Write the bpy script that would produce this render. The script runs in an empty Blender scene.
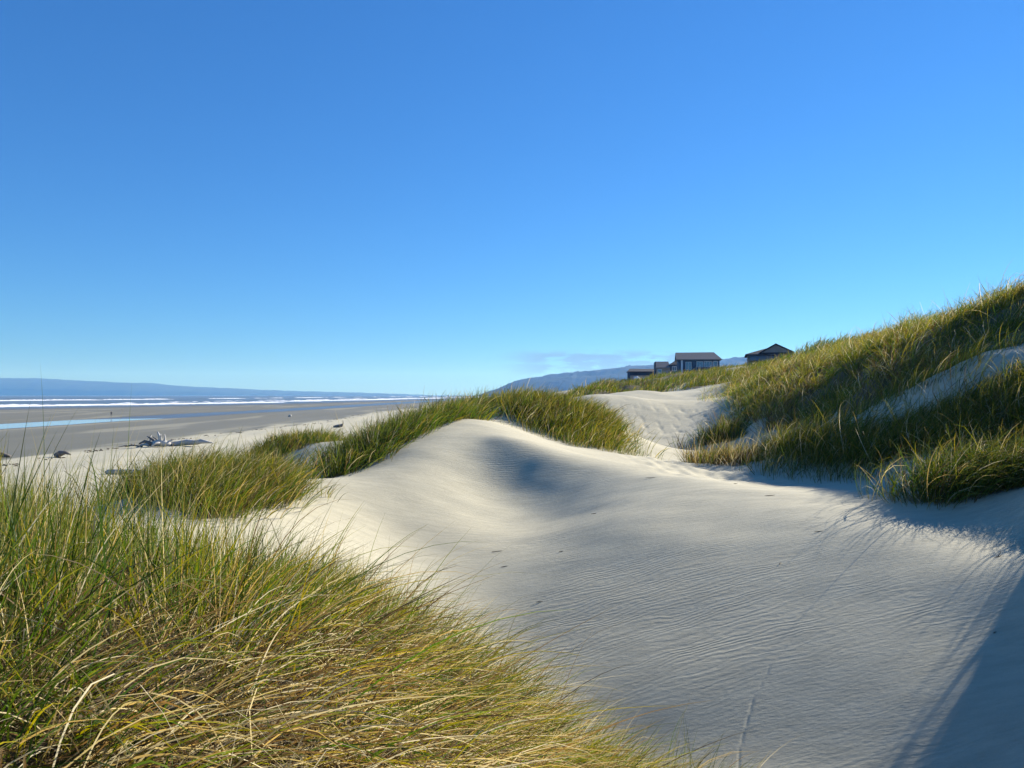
import bpy, bmesh, math, random
import numpy as np
from mathutils import Vector, Matrix

SC = bpy.context.scene
COL = SC.collection
R = math.radians

# ------------------------------------------------------------------ camera, sky, sun, exposure
EYE = 7.6
F = 773.0
PITCH = math.atan(11.0 / F)
cam_d = bpy.data.cameras.new('camera')
cam = bpy.data.objects.new('camera', cam_d)
COL.objects.link(cam)
cam.location = (0, 0, EYE)
cam.rotation_euler = (R(90) + PITCH, 0, 0)
cam_d.sensor_fit = 'HORIZONTAL'
cam_d.sensor_width = 36.0
cam_d.lens = 36.0 * F / 1024.0
cam_d.clip_start = 0.05
cam_d.clip_end = 60000
SC.camera = cam

SUN_EL, SUN_AZ = R(24), R(50)          # azimuth clockwise from +Y (straight ahead)
world = bpy.data.worlds.new('World')
SC.world = world
world.use_nodes = True
wt = world.node_tree
wt.nodes.clear()
def wn(t, **k):
    n = wt.nodes.new(t)
    for a, b in k.items(): setattr(n, a, b)
    return n
sky = wn('ShaderNodeTexSky', sky_type='NISHITA', sun_disc=False, sun_elevation=SUN_EL, sun_rotation=SUN_AZ,
         altitude=0, air_density=1.0, dust_density=0.0, ozone_density=6.0)
hsv = wn('ShaderNodeHueSaturation')
hsv.inputs['Saturation'].default_value = 1.12
hsv.inputs['Hue'].default_value = 0.5
wt.links.new(sky.outputs[0], hsv.inputs['Color'])
tint = wn('ShaderNodeMixRGB', blend_type='MULTIPLY')
tint.inputs['Fac'].default_value = 1.0
tint.inputs['Color2'].default_value = (0.60, 0.99, 1.50, 1)
wt.links.new(hsv.outputs[0], tint.inputs['Color1'])
# thin grey cloud wisps hanging over the headland: laid out by direction in the sky itself
tc = wn('ShaderNodeTexCoord')
mp = wn('ShaderNodeMapping')
mp.inputs['Scale'].default_value = (26, 26, 130)
cn = wn('ShaderNodeTexNoise')
cn.inputs['Scale'].default_value = 1.0
cn.inputs['Detail'].default_value = 6.0
cn.inputs['Roughness'].default_value = 0.6
cr = wn('ShaderNodeMapRange', interpolation_type='SMOOTHSTEP')
cr.inputs['From Min'].default_value = 0.38
cr.inputs['From Max'].default_value = 0.52
sep = wn('ShaderNodeSeparateXYZ')
wt.links.new(tc.outputs['Generated'], mp.inputs['Vector'])
wt.links.new(tc.outputs['Generated'], sep.inputs[0])
wt.links.new(mp.outputs[0], cn.inputs['Vector'])
wt.links.new(cn.outputs[0], cr.inputs['Value'])
def wband(sock, a, b, c, d):
    m1 = wn('ShaderNodeMapRange', interpolation_type='SMOOTHSTEP')
    m1.inputs['From Min'].default_value = a; m1.inputs['From Max'].default_value = b
    m2 = wn('ShaderNodeMapRange', interpolation_type='SMOOTHSTEP')
    m2.inputs['From Min'].default_value = c; m2.inputs['From Max'].default_value = d
    m2.inputs['To Min'].default_value = 1; m2.inputs['To Max'].default_value = 0
    mm = wn('ShaderNodeMath', operation='MULTIPLY')
    wt.links.new(sock, m1.inputs['Value']); wt.links.new(sock, m2.inputs['Value'])
    wt.links.new(m1.outputs[0], mm.inputs[0]); wt.links.new(m2.outputs[0], mm.inputs[1])
    return mm.outputs[0]
bx = wband(sep.outputs['X'], -0.03, 0.05, 0.19, 0.27)
bz = wband(sep.outputs['Z'], 0.014, 0.032, 0.050, 0.060)
m1 = wn('ShaderNodeMath', operation='MULTIPLY'); m2 = wn('ShaderNodeMath', operation='MULTIPLY'); m3 = wn('ShaderNodeMath', operation='MULTIPLY')
wt.links.new(bx, m1.inputs[0]); wt.links.new(bz, m1.inputs[1])
wt.links.new(m1.outputs[0], m2.inputs[0]); wt.links.new(cr.outputs[0], m2.inputs[1])
wt.links.new(m2.outputs[0], m3.inputs[0]); m3.inputs[1].default_value = 0.95
cmix = wn('ShaderNodeMixRGB')
cmix.inputs['Color2'].default_value = (2.0, 3.3, 5.1, 1)
wt.links.new(m3.outputs[0], cmix.inputs['Fac'])
gam = wn('ShaderNodeGamma'); gam.inputs['Gamma'].default_value = 0.8
wt.links.new(tint.outputs[0], gam.inputs['Color'])
tint2 = wn('ShaderNodeMixRGB', blend_type='MULTIPLY')
tint2.inputs['Fac'].default_value = 1.0
tint2.inputs['Color2'].default_value = (1.08, 1.28, 1.34, 1)
wt.links.new(gam.outputs[0], tint2.inputs['Color1'])
wt.links.new(tint2.outputs[0], cmix.inputs['Color1'])
bg = wn('ShaderNodeBackground')
bg.inputs['Strength'].default_value = 0.056
wo = wn('ShaderNodeOutputWorld')
wt.links.new(cmix.outputs[0], bg.inputs['Color'])
wt.links.new(bg.outputs[0], wo.inputs['Surface'])

sun_d = bpy.data.lights.new('sun', 'SUN')
sun_d.energy = 5.0
sun_d.angle = R(0.5)
sun_d.color = (1.0, 0.955, 0.89)
sun = bpy.data.objects.new('sun', sun_d)
COL.objects.link(sun)
sdir = Vector((math.sin(SUN_AZ) * math.cos(SUN_EL), math.cos(SUN_AZ) * math.cos(SUN_EL), math.sin(SUN_EL)))
sun.rotation_euler = sdir.to_track_quat('Z', 'Y').to_euler()
sun.location = (0, 0, 60)

vs = SC.view_settings
vs.view_transform = 'Standard'
vs.look = 'None'
vs.exposure = 1.0
vs.gamma = 1.0
vs.use_curve_mapping = False
cy = SC.cycles
cy.max_bounces = 6
cy.diffuse_bounces = 3
cy.glossy_bounces = 2
cy.transmission_bounces = 3
cy.volume_bounces = 0
cy.transparent_max_bounces = 4
cy.use_denoising = True
cy.caustics_reflective = False
cy.caustics_refractive = False

# ------------------------------------------------------------------ helpers
def at(u, v, D):
    a = (384.0 - v) / F
    Y = math.cos(PITCH) - a * math.sin(PITCH)
    Z = math.sin(PITCH) + a * math.cos(PITCH)
    t = D / Y
    return ((u - 512.0) / F * t, D, EYE + Z * t)

def xw(u, D): return (u - 512.0) / F * D

def tag(o, label=None, cat=None, group=None, kind=None):
    if label: o['label'] = label
    if cat: o['category'] = cat
    if group: o['group'] = group
    if kind: o['kind'] = kind
    return o

def empty(name, loc, rz=0, sc=1.0):
    o = bpy.data.objects.new(name, None)
    COL.objects.link(o)
    o.location = loc
    o.rotation_euler = (0, 0, rz)
    o.empty_display_size = 0.2
    o.scale = (sc, sc, sc)
    return o

def link_mesh(name, me, mat=None, parent=None):
    o = bpy.data.objects.new(name, me)
    COL.objects.link(o)
    if mat: me.materials.append(mat)
    if parent: o.parent = parent
    return o

def np_mesh(name, V, Fq, smooth=True):
    """vertices Nx3, faces Mx3 or Mx4"""
    me = bpy.data.meshes.new(name)
    n = Fq.shape[1]
    me.vertices.add(len(V)); me.vertices.foreach_set('co', np.ascontiguousarray(V, dtype=np.float32).ravel())
    me.loops.add(Fq.size); me.loops.foreach_set('vertex_index', Fq.astype(np.int32).ravel())
    me.polygons.add(len(Fq))
    me.polygons.foreach_set('loop_start', np.arange(0, Fq.size, n, dtype=np.int32))
    me.polygons.foreach_set('use_smooth', np.full(len(Fq), smooth, dtype=bool))
    me.update(calc_edges=True)
    return me

def mat_new(name):
    m = bpy.data.materials.new(name)
    m.use_nodes = True
    m.node_tree.nodes.clear()
    return m
class NT:
    def __init__(s, m): s.t = m.node_tree
    def n(s, t, ins=None, **k):
        n = s.t.nodes.new(t)
        for a, b in k.items(): setattr(n, a, b)
        for a, b in (ins or {}).items():
            if hasattr(b, 'is_output') or isinstance(b, bpy.types.NodeSocket): s.t.links.new(b, n.inputs[a])
            else: n.inputs[a].default_value = b
        return n
def noise_np(x, y, seed=0, octaves=4):
    """cheap smooth pseudo noise from summed sines, about -1..1"""
    rs = np.random.RandomState(seed)
    out = 0; amp = 1.0; tot = 0; f = 1.0
    for o in range(octaves):
        s = 0
        for k in range(4):
            a = rs.rand() * 6.283; ph = rs.rand() * 6.283; ff = f * (0.7 + 0.6 * rs.rand())
            s = s + np.sin(ff * (x * math.cos(a) + y * math.sin(a)) * 2 * math.pi + ph)
        out = out + amp * s / 2.2; tot += amp; amp *= 0.5; f *= 2.07
    return out / tot
def sstep(a, b, x):
    t = np.clip((x - a) / (b - a), 0, 1)
    return t * t * (3 - 2 * t)

# ------------------------------------------------------------------ terrain
P = []          # control points x,y,z,c
def cp(u, v, D, c=0.11): P.append(at(u, v, D) + (c,))
def cz(u, D, z, c=0.11): P.append((xw(u, D), D, z, c))
def cx(x, y, z, c=0.15): P.append((x, y, z, c))
S = 0.02
# the little dune in the middle: crest, slip face, platform behind
cp(504, 435.5, 14.8, .025); cp(522, 443.5, 14.5, 0.03); cp(548, 454, 14.1, 0.03); cp(600, 465, 13.8, 0.04); cp(650, 473, 13.3, 0.04); cp(700, 479, 12.4, 0.05); cp(800, 491, 11.2, 0.08)
cp(490, 421, 17.0, 0.05); cp(478, 430, 15.6, 0.05); cp(485, 441, 14.8, 0.04); cp(455, 441, 14.6, 0.06); cp(430, 447, 14.2, 0.06)
cp(400, 466, 13.2, 0.06); cp(350, 481, 12.2, 0.06)
cp(512, 459, 14.12, 0.09); cp(527, 483, 13.36, 0.10); cp(542, 506, 12.6, 0.10); cp(552, 522, 11.7, 0.08); cp(478, 460, 14.0, 0.06); cp(480, 484, 13.3, 0.09); cp(480, 510, 12.3, 0.10); cp(568, 484, 13.2, 0.09); cp(600, 495, 12.3, .08); cp(452, 466, 13.6); cp(420, 482, 12.6)
cp(540, 440, 18.0); cp(600, 452, 17.0); cp(560, 449, 15.5); cp(640, 460, 15.6); cp(700, 470, 15.2)
cp(510, 425, 20.0); cp(560, 440, 19.0); cp(630, 452, 18.3)
# hollow in front
cp(450, 520, 11.5); cp(400, 500, 12.0); cp(300, 500, 10.9); cp(330, 530, 10.0); cp(250, 530, 9.0); cp(230, 512, 9.5); cp(400, 545, 10.5)
def cd(u, v, drop, c=0.11): cp(u, v, drop * F / (v - 395.0), c)
for u_, v_ in ((500, 560), (600, 560), (700, 560), (800, 560), (900, 560), (1000, 560), (600, 520), (700, 520), (800, 520), (900, 530), (560, 600),
               (620, 620), (700, 620), (800, 620), (900, 620), (1010, 620), (650, 700), (720, 700), (800, 700), (900, 700), (1000, 700), (720, 768), (850, 768), (1000, 768), (500, 610), (550, 650), (500, 655), (610, 710), (560, 710), (660, 768), (600, 768)):
    k_ = (v_ - 395.0) / F
    cp(u_, v_, (3.60 + .0012 * max(v_ - 560, 0)) / (k_ + .15 + .20 * (u_ - 512) / F))
cd(350, 592, 1.42); cd(430, 650, 1.60); cd(490, 710, 1.86); cd(300, 570, 1.32)
# grassy hummock at the left foreground
cz(0, 2.6, 6.86); cz(150, 2.5, 6.84); cz(300, 2.6, 6.62); cz(450, 3.0, 6.12); cx(.5, 3.0, 5.2)
cz(0, 4.5, 6.60); cz(120, 4.5, 6.58); cz(250, 5.0, 6.36); cz(50, 7.0, 6.3); cz(200, 7.5, 6.12)
cx(-1.2, 1.0, 6.86); cx(-2.5, 1.0, 6.8); cx(0, 1.0, 6.1); cx(1.2, 1.6, 5.0); cx(-4.5, 2.5, 6.4)
# clump to the left and hummock behind it
cz(220, 12, 6.30); cz(150, 11, 6.22); cz(270, 12, 6.28); cz(80, 11, 5.9); cz(0, 10.5, 5.7)
cz(0, 14, 4.6); cz(0, 20, 2.4); cz(0, 27, 0.3); cz(100, 14, 5.2); cz(100, 20, 3.0); cz(100, 27, 0.3); cz(200, 16, 5.5); cz(200, 22, 3.8); cz(200, 31, 0.3)
cz(250, 18, 5.7); cz(290, 17, 5.85); cz(320, 19, 5.95); cz(290, 22, 6.0); cz(260, 25, 5.9); cz(295, 25.5, 6.15); cz(335, 25, 5.85); cz(340, 32, 4.3); cz(300, 36, 1.8); cz(380, 26, 5.2); cz(380, 38, 1.6)
# grassy ridge left of the little dune
cz(330, 13.5, 6.15, .06); cz(360, 15, 6.42); cz(420, 17.5, 6.85); cz(478, 19, 7.12); cz(450, 17, 7.02); cz(400, 20, 6.4); cz(440, 30, 5.4); cz(440, 45, 2.0); cz(500, 35, 6.2); cz(500, 60, 3.2)
cz(492, 21.5, 7.22, .04); cz(460, 24, 6.9)
# grassy ridge to its right
cz(560, 23, 7.15); cz(600, 22.5, 7.0); cz(610, 21, 6.75); cz(520, 26, 7.2); cz(640, 20.5, 6.2); cz(540, 40, 6.9); cz(520, 100, 5.5); cz(560, 100, 7.3)
# sand bowl and crest in the middle distance
cp(650, 460, 18.5); cp(640, 447, 23.5); cp(600, 430, 27); cp(570, 435, 25); cp(650, 436, 26.5); cp(700, 428, 28); cp(690, 443, 24.5)
cp(572, 402, 30.5, .03); cp(600, 393.5, 31.5, .03); cp(625, 396, 31.5, .03); cp(650, 399, 31.5, .03); cp(690, 399, 32.5, .03); cp(720, 396, 33.5, .04); cz(650, 37.5, 7.0, .05); cz(600, 37, 7.2, .05)
cp(640, 390, 45, .03); cp(665, 393, 46, .03); cp(700, 389, 48, .03); cz(600, 50, 7.5); cz(640, 55, 7.5)
cp(600, 395, 62); cp(560, 397, 60); cp(650, 389, 90); cp(700, 382, 140); cz(700, 195, 12.4); cp(640, 392, 62); cz(640, 195, 8.6)
cp(700, 390, 52, .05); cp(730, 385, 54); cp(760, 363, 57); cp(800, 364, 60); cp(745, 369, 95); cz(760, 150, 13.0); cz(850, 150, 17.0); cz(1000, 60, 14)
# right hand bank
cp(720, 447, 24); cp(730, 418, 27); cp(725, 404, 33); cp(735, 396, 40)
cp(1024, 298, 17); cp(960, 322, 19.5); cp(900, 341, 23); cp(850, 355, 27); cp(800, 367, 32); cp(760, 382, 38)
cp(955, 345, 17.0, .05); cp(887, 356, 18.8, .05); cp(834, 388, 20.8, .05); cp(780, 408, 23.5, .06); cp(880, 384, 17.3, .05); cp(810, 430, 19.3, .05)
cp(1024, 345, 14.2); cp(955, 372, 15.0, .05); cp(850, 412, 17.8); cp(760, 442, 20.5)
cz(1024, 24, 9.6); cz(900, 30, 9.6); cz(800, 45, 9.6); cz(1100, 35, 10)
cp(990, 350, 13.8, .05); cp(945, 370, 14.2, .05); cp(900, 396, 14.7, .06); cp(850, 422, 15.4); cp(800, 447, 16.5); cp(760, 458, 17.5); cp(720, 463, 17.5)
cp(1024, 412, 11.9); cp(930, 436, 13.0); cp(860, 455, 13.8); cp(1000, 440, 11.5); cp(900, 470, 12.3); cp(800, 475, 13.9); cp(730, 478, 14.3)
cp(950, 492, 10.0); cp(1024, 475, 10.1); cp(1024, 500, 8.9); cp(900, 510, 9.5); cp(850, 490, 11.2); cp(970, 478, 11.0)
# out of frame: unseen bluff added at right to shade near sand, level sand behind
cx(7.7, 10.7, 6.6, .05); cx(5.6, 7.5, 6.25, .03); cx(7.0, 9.3, 6.75, .04); cx(6.3, 7.6, 7.2, .04); cx(7.0, 8.3, 7.9, .04); cx(8.6, 9.6, 7.5); cx(9.8, 10.6, 8.1, .05); cx(11.4, 12.1, 8.4); cx(7.3, 7.1, 8.5, .05); cx(4.9, 5.6, 6.0, .04); cx(6.0, 5.6, 8.0, .04); cx(7, 6.4, 8.8)
cx(9.5, 4, 9.0); cx(5.6, 2.0, 7.4); cx(7, 0, 8.0); cx(4.0, 3.0, 5.4); cx(3, 0.5, 4.9); cx(0, -1, 5.9); cx(0, -6, 6.2); cx(-4, -5, 6.2); cx(8, -6, 8); cx(14, 4, 9.6); cx(14, -6, 9.4); cx(14, 12, 10)
cx(-8, 5, 5.5); cx(-12, 0, 4.2); cx(-22, 5, 0.3); cx(-24, -12, 0.3); cx(-8, -6, 5.6); cx(0, -20, 6.5); cx(20, -20, 9); cx(-20, -25, .3); cx(25, 12, 10); cx(28, -5, 10)
for u in (-400, -100, 0, 150, 300, 400): cz(u, 60, -1.0)
cz(450, 90, -1); cz(480, 200, 0); cx(-60, 0, -1); cx(-60, -40, -1); cx(0, -70, 7); cx(60, -40, 10); cx(70, 30, 11); cx(80, 90, 14)

P = np.array(P)
def lp(x, y):
    return np.arctan2(x, y), 0.5 * np.log(x * x + y * y + 0.3)
PT, PR = lp(P[:, 0], P[:, 1])
PC = P[:, 3]
def kern(t, r):
    dt = np.abs(t[:, None] - PT[None, :]); dt = 2 * np.sin(dt / 2)
    dr = r[:, None] - PR[None, :]
    return np.sqrt(dt * dt + dr * dr + (PC ** 2)[None, :])
_n = len(P)
_A = np.zeros((_n + 1, _n + 1)); _A[:_n, :_n] = kern(PT, PR) - np.eye(_n) * 0.004; _A[:_n, _n] = 1; _A[_n, :_n] = 1
_W = np.linalg.solve(_A, np.append(P[:, 2], 0))

SHY = [0, 380, 534, 980, 3000, 5000, 14000]; SHX = [-300, -250, -190, -150, 0, 200, 900]
LGY = [-200, 60, 160, 225, 300, 800, 1500]; LGX = [-130, -124, -118, -117, -99, -87, -80]; LGW = [5, 7.5, 9, 8, 7, 11, 11]
LAGOON_Z = 0.35
def beach(x, y):
    xs = np.interp(y, SHY, SHX)
    dry = 1.15 + 0.10 * noise_np(x / 14, y / 30, 3, 3) + 0.05 * noise_np(x / 3, y / 5, 8, 2)
    t = sstep(-62, -42, x)
    flat = 0.42 + (x + 120) * 0.006
    z = flat * (1 - t) + dry * t
    # outer bar slopes into the sea at the shoreline
    sea = (x - xs) * 0.012
    z = np.minimum(z, np.maximum(sea, -4))
    # tide pool trough
    lc = np.interp(y, LGY, LGX); lw = np.interp(y, LGY, LGW) * (1 + 0.10 * noise_np(y / 45, y * 0, 5, 3))
    d = np.abs(x - lc) / lw
    z = z - (z - LAGOON_Z + 0.25) * (1 - sstep(0.6, 1.35, d)) * (z > -1)
    return z, xs
def terrain(x, y, fine=True):
    x = np.asarray(x, float); y = np.asarray(y, float)
    shp = x.shape; x = x.ravel(); y = y.ravel()
    z = np.empty_like(x)
    for i in range(0, len(x), 60000):
        t, r = lp(x[i:i + 60000], y[i:i + 60000])
        z[i:i + 60000] = kern(t, r) @ _W[:_n] + _W[_n]
    r = np.hypot(x, y)
    b, xs = beach(x, y)
    far = 1.15 + 9 * sstep(0, 90, x - np.interp(y, SHY, SHX) - 210) + 5 * sstep(60, 260, x - np.interp(y, SHY, SHX) - 210) + 1.2 * noise_np(x / 60, y / 90, 4, 3) * sstep(0, 90, x - xs - 210)
    w = sstep(170, 320, r)
    z = z * (1 - w) + far * w
    # soft maximum of dune and beach
    k = 0.35
    h = np.clip(0.5 + 0.5 * (z - b) / k, 0, 1)
    z = b * (1 - h) + z * h + k * h * (1 - h)
    dune = sstep(2, 5, z)
    hb = sstep(15.5, 18, y) * (1 - sstep(60, 90, y)) * sstep(-.2, .6, x - 0.30 * y)
    z = z + sstep(46, 56, y) * (1 - sstep(185, 200, y)) * sstep(0, 6, x) * 0.55 * noise_np(x / 9, y / 16, 93, 3)
    z = z + hb * (0.32 * noise_np(x / 2.4, y / 3.0, 91, 3) + 0.07 * noise_np(x / .8, y / .9, 92, 2))
    # gentle undulation and, in the middle-distance bowl, trampled sand
    z = z + dune * 0.02 * noise_np(x / 2.2, y / 3.0, 21, 3) * sstep(5, 12, r)
    fp = sstep(23, 27, y) * (1 - sstep(30, 31.5, y)) * sstep(1.0, 2.6, x) * (1 - sstep(8.4, 9.6, x))
    z = z + fp * 0.028 * np.minimum(noise_np(x / 0.55, y / 0.75, 33, 2) + 0.15, 0) * .9
    fp2 = sstep(12.5, 14, y) * (1 - sstep(19, 20, y)) * sstep(2.0, 3, x)
    z = z + fp2 * 0.03 * noise_np(x / .7, y / 1.1, 35, 2)
    # long furrow drawn in the foreground sand
    fy = np.array([4.6, 5.3, 5.75, 6.2, 6.55, 6.9]); fx = np.array([1.30, 1.53, 1.68, 1.92, 2.18, 2.52])
    d = np.abs(x - np.interp(y, fy, fx)); on = (y > 4.6) * (y < 6.9)
    z = z - on * 0.0062 * np.clip(0.62 + 0.45 * noise_np(y / .13, y * 0, 41, 3), 0.15, 1.1) * np.exp(-(d / 0.010) ** 2)
    return z.reshape(shp)
def tz(x, y): return float(terrain(np.array([x]), np.array([y]))[0])

def build_ground():
    thv = np.arange(-0.72, 0.72, 0.00115)
    tho = np.arange(0.72, 2 * math.pi - 0.72, 0.03)
    th = np.concatenate([thv, tho]); n = len(th)
    r1 = np.exp(np.arange(math.log(0.5), math.log(2.5), 0.02))
    r2 = np.exp(np.arange(math.log(2.5), math.log(50), 0.005))
    r3 = np.exp(np.arange(math.log(50), math.log(12500), 0.012))
    rr = np.concatenate([r1, r2, r3]); m = len(rr)
    TT, RR = np.meshgrid(th, rr)
    X = RR * np.sin(TT); Y = RR * np.cos(TT)
    Z = terrain(X, Y)
    V = np.stack([X.ravel(), Y.ravel(), Z.ravel()], 1)
    V = np.vstack([V, [[0, 0, Z[0].mean()]]])
    i = np.arange(m - 1)[:, None] * n; j = np.arange(n)[None, :]; j2 = (j + 1) % n
    Q = np.stack([i + j, i + n + j, i + n + j2, i + j2], -1).reshape(-1, 4)[:, ::-1]
    me = np_mesh('sand_ground', V, Q)
    # the centre fan is closed by a separate small triangle ring
    bm = bmesh.new(); bm.from_mesh(me); bm.verts.ensure_lookup_table()
    c = bm.verts[len(V) - 1]
    for k in range(n): 
        try: bm.faces.new((c, bm.verts[(k + 1) % n], bm.verts[k]))
        except ValueError: pass
    bm.to_mesh(me); bm.free()
    x = V[:, 0]; y = V[:, 1]; z = V[:, 2]
    edge = -50 + 5 * noise_np(x / 40, y / 120, 11, 4) + 2 * noise_np(x / 5, y / 30, 12, 3)
    wet = 1 - sstep(-2.5, 2.5, x - edge)
    lc = np.interp(y, LGY, LGX); lw = np.interp(y, LGY, LGW)
    xs = np.interp(y, SHY, SHX)
    soak = np.maximum(1 - sstep(1.0, 1.7, np.abs(x - lc) / lw), 1 - sstep(0, 60, x - xs))
    # streaks of drier sand blown over the wet flat
    dry = sstep(0.25, 0.6, noise_np(x / 26, y / 170, 14, 4)) * 0.30
    wet = np.clip(wet - dry * (soak < .1), 0, 1)
    a = me.attributes.new('wet', 'FLOAT_COLOR', 'POINT')
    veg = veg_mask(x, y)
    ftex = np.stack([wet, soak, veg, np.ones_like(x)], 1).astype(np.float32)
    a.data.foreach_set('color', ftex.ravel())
    me.update()
    return me

# ------------------------------------------------------------------ grass regions (world polygons from u, distance)
def poly(pts): return np.array([(xw(u, D), D) for u, D in pts])
REG = {}
REG['fore'] = np.array([(-6.5, 1.3), (-0.1, 1.3), (0.5, 2.2), (1.15, 3.4), (1.45, 4.6), (1.42, 5.2), (0.95, 5.6), (0.45, 5.5), (0.1, 5.2), (-0.4, 5.4), (-1.0, 5.8), (-1.6, 5.3), (-2.1, 4.9), (-2.7, 4.9), (-3.5, 6.0), (-5.4, 8.0), (-8.0, 8.0)])
REG['left'] = poly([(118, 12), (150, 9.6), (195, 8.9), (235, 9.4), (306, 11.0), (285, 12.5), (240, 13.5), (160, 13.5)])
REG['knoll'] = poly([(248, 23), (290, 22.4), (345, 24), (338, 27.5), (260, 27.5)])
REG['ridge'] = poly([(326, 12.8), (355, 13.4), (385, 14.2), (425, 15.8), (458, 17.2), (478, 18.6), (478, 22), (505, 23.5), (505, 27), (430, 24), (370, 19), (330, 15)])
REG['right_ridge'] = poly([(503, 22), (515, 20.5), (560, 19.3), (590, 18.9), (612, 18.9), (620, 20), (608, 22.5), (578, 27), (520, 28.5), (503, 26)])
REG['far'] = poly([(555, 50), (600, 53), (630, 54), (655, 58), (690, 62), (715, 90), (740, 110), (790, 190), (640, 190), (560, 100), (540, 60)])
REG['slope'] = poly([(683, 53), (705, 51), (740, 47), (820, 44), (1000, 60), (1000, 110), (780, 100), (700, 75)])
REG['bank'] = poly([(735, 34), (742, 26), (772, 21.8), (802, 19.5), (850, 17.0), (900, 15.9), (960, 15.1), (1024, 14.6), (1120, 14.5), (1300, 12), (1500, 12), (1400, 22), (1100, 26), (1000, 28), (900, 32), (820, 40), (742, 48), (731, 42)])
REG['tier'] = poly([(765, 17.0), (800, 15.0), (850, 13.5), (930, 12.5), (1024, 11.4), (1180, 10.4), (1200, 11.4), (1024, 12.5), (985, 12.8), (940, 13.1), (895, 13.6), (850, 14.5), (790, 17.0)])
REG['tuft'] = poly([(900, 9.9), (940, 9.6), (1000, 9.6), (1060, 9.2), (1160, 8.9), (1170, 10.4), (1060, 12.0), (1000, 11.9), (965, 11.3), (930, 10.5)])
REG['brown'] = poly([(688, 17.0), (702, 16.2), (752, 15.6), (778, 16.6), (755, 18.2), (705, 18.2)])
REG['dark'] = poly([(702, 24.2), (738, 22.8), (744, 24.6), (706, 25.8)])
REG['shadow_bank'] = np.array([(7.4, 8.9), (6.9, 8.6), (6.2, 7.6), (5.8, 5.8), (5.5, 4), (5.6, 2.2), (6.2, 0.5), (12, 0.5), (12.5, 10), (9.5, 11.5)])
def inpoly(px, py, pg):
    ins = np.zeros(px.shape, bool)
    n = len(pg)
    for i in range(n):
        x1, y1 = pg[i]; x2, y2 = pg[(i + 1) % n]
        c = ((y1 > py) != (y2 > py)) & (px < (x2 - x1) * (py - y1) / (y2 - y1 + 1e-12) + x1)
        ins ^= c
    return ins
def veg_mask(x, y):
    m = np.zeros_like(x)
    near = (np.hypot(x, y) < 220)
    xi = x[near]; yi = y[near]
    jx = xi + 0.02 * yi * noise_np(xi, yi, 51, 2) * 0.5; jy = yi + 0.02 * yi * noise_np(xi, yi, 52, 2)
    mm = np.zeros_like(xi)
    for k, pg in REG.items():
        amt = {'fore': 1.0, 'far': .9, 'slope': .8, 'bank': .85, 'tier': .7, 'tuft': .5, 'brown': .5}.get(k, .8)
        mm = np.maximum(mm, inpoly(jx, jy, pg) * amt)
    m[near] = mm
    return m

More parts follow.
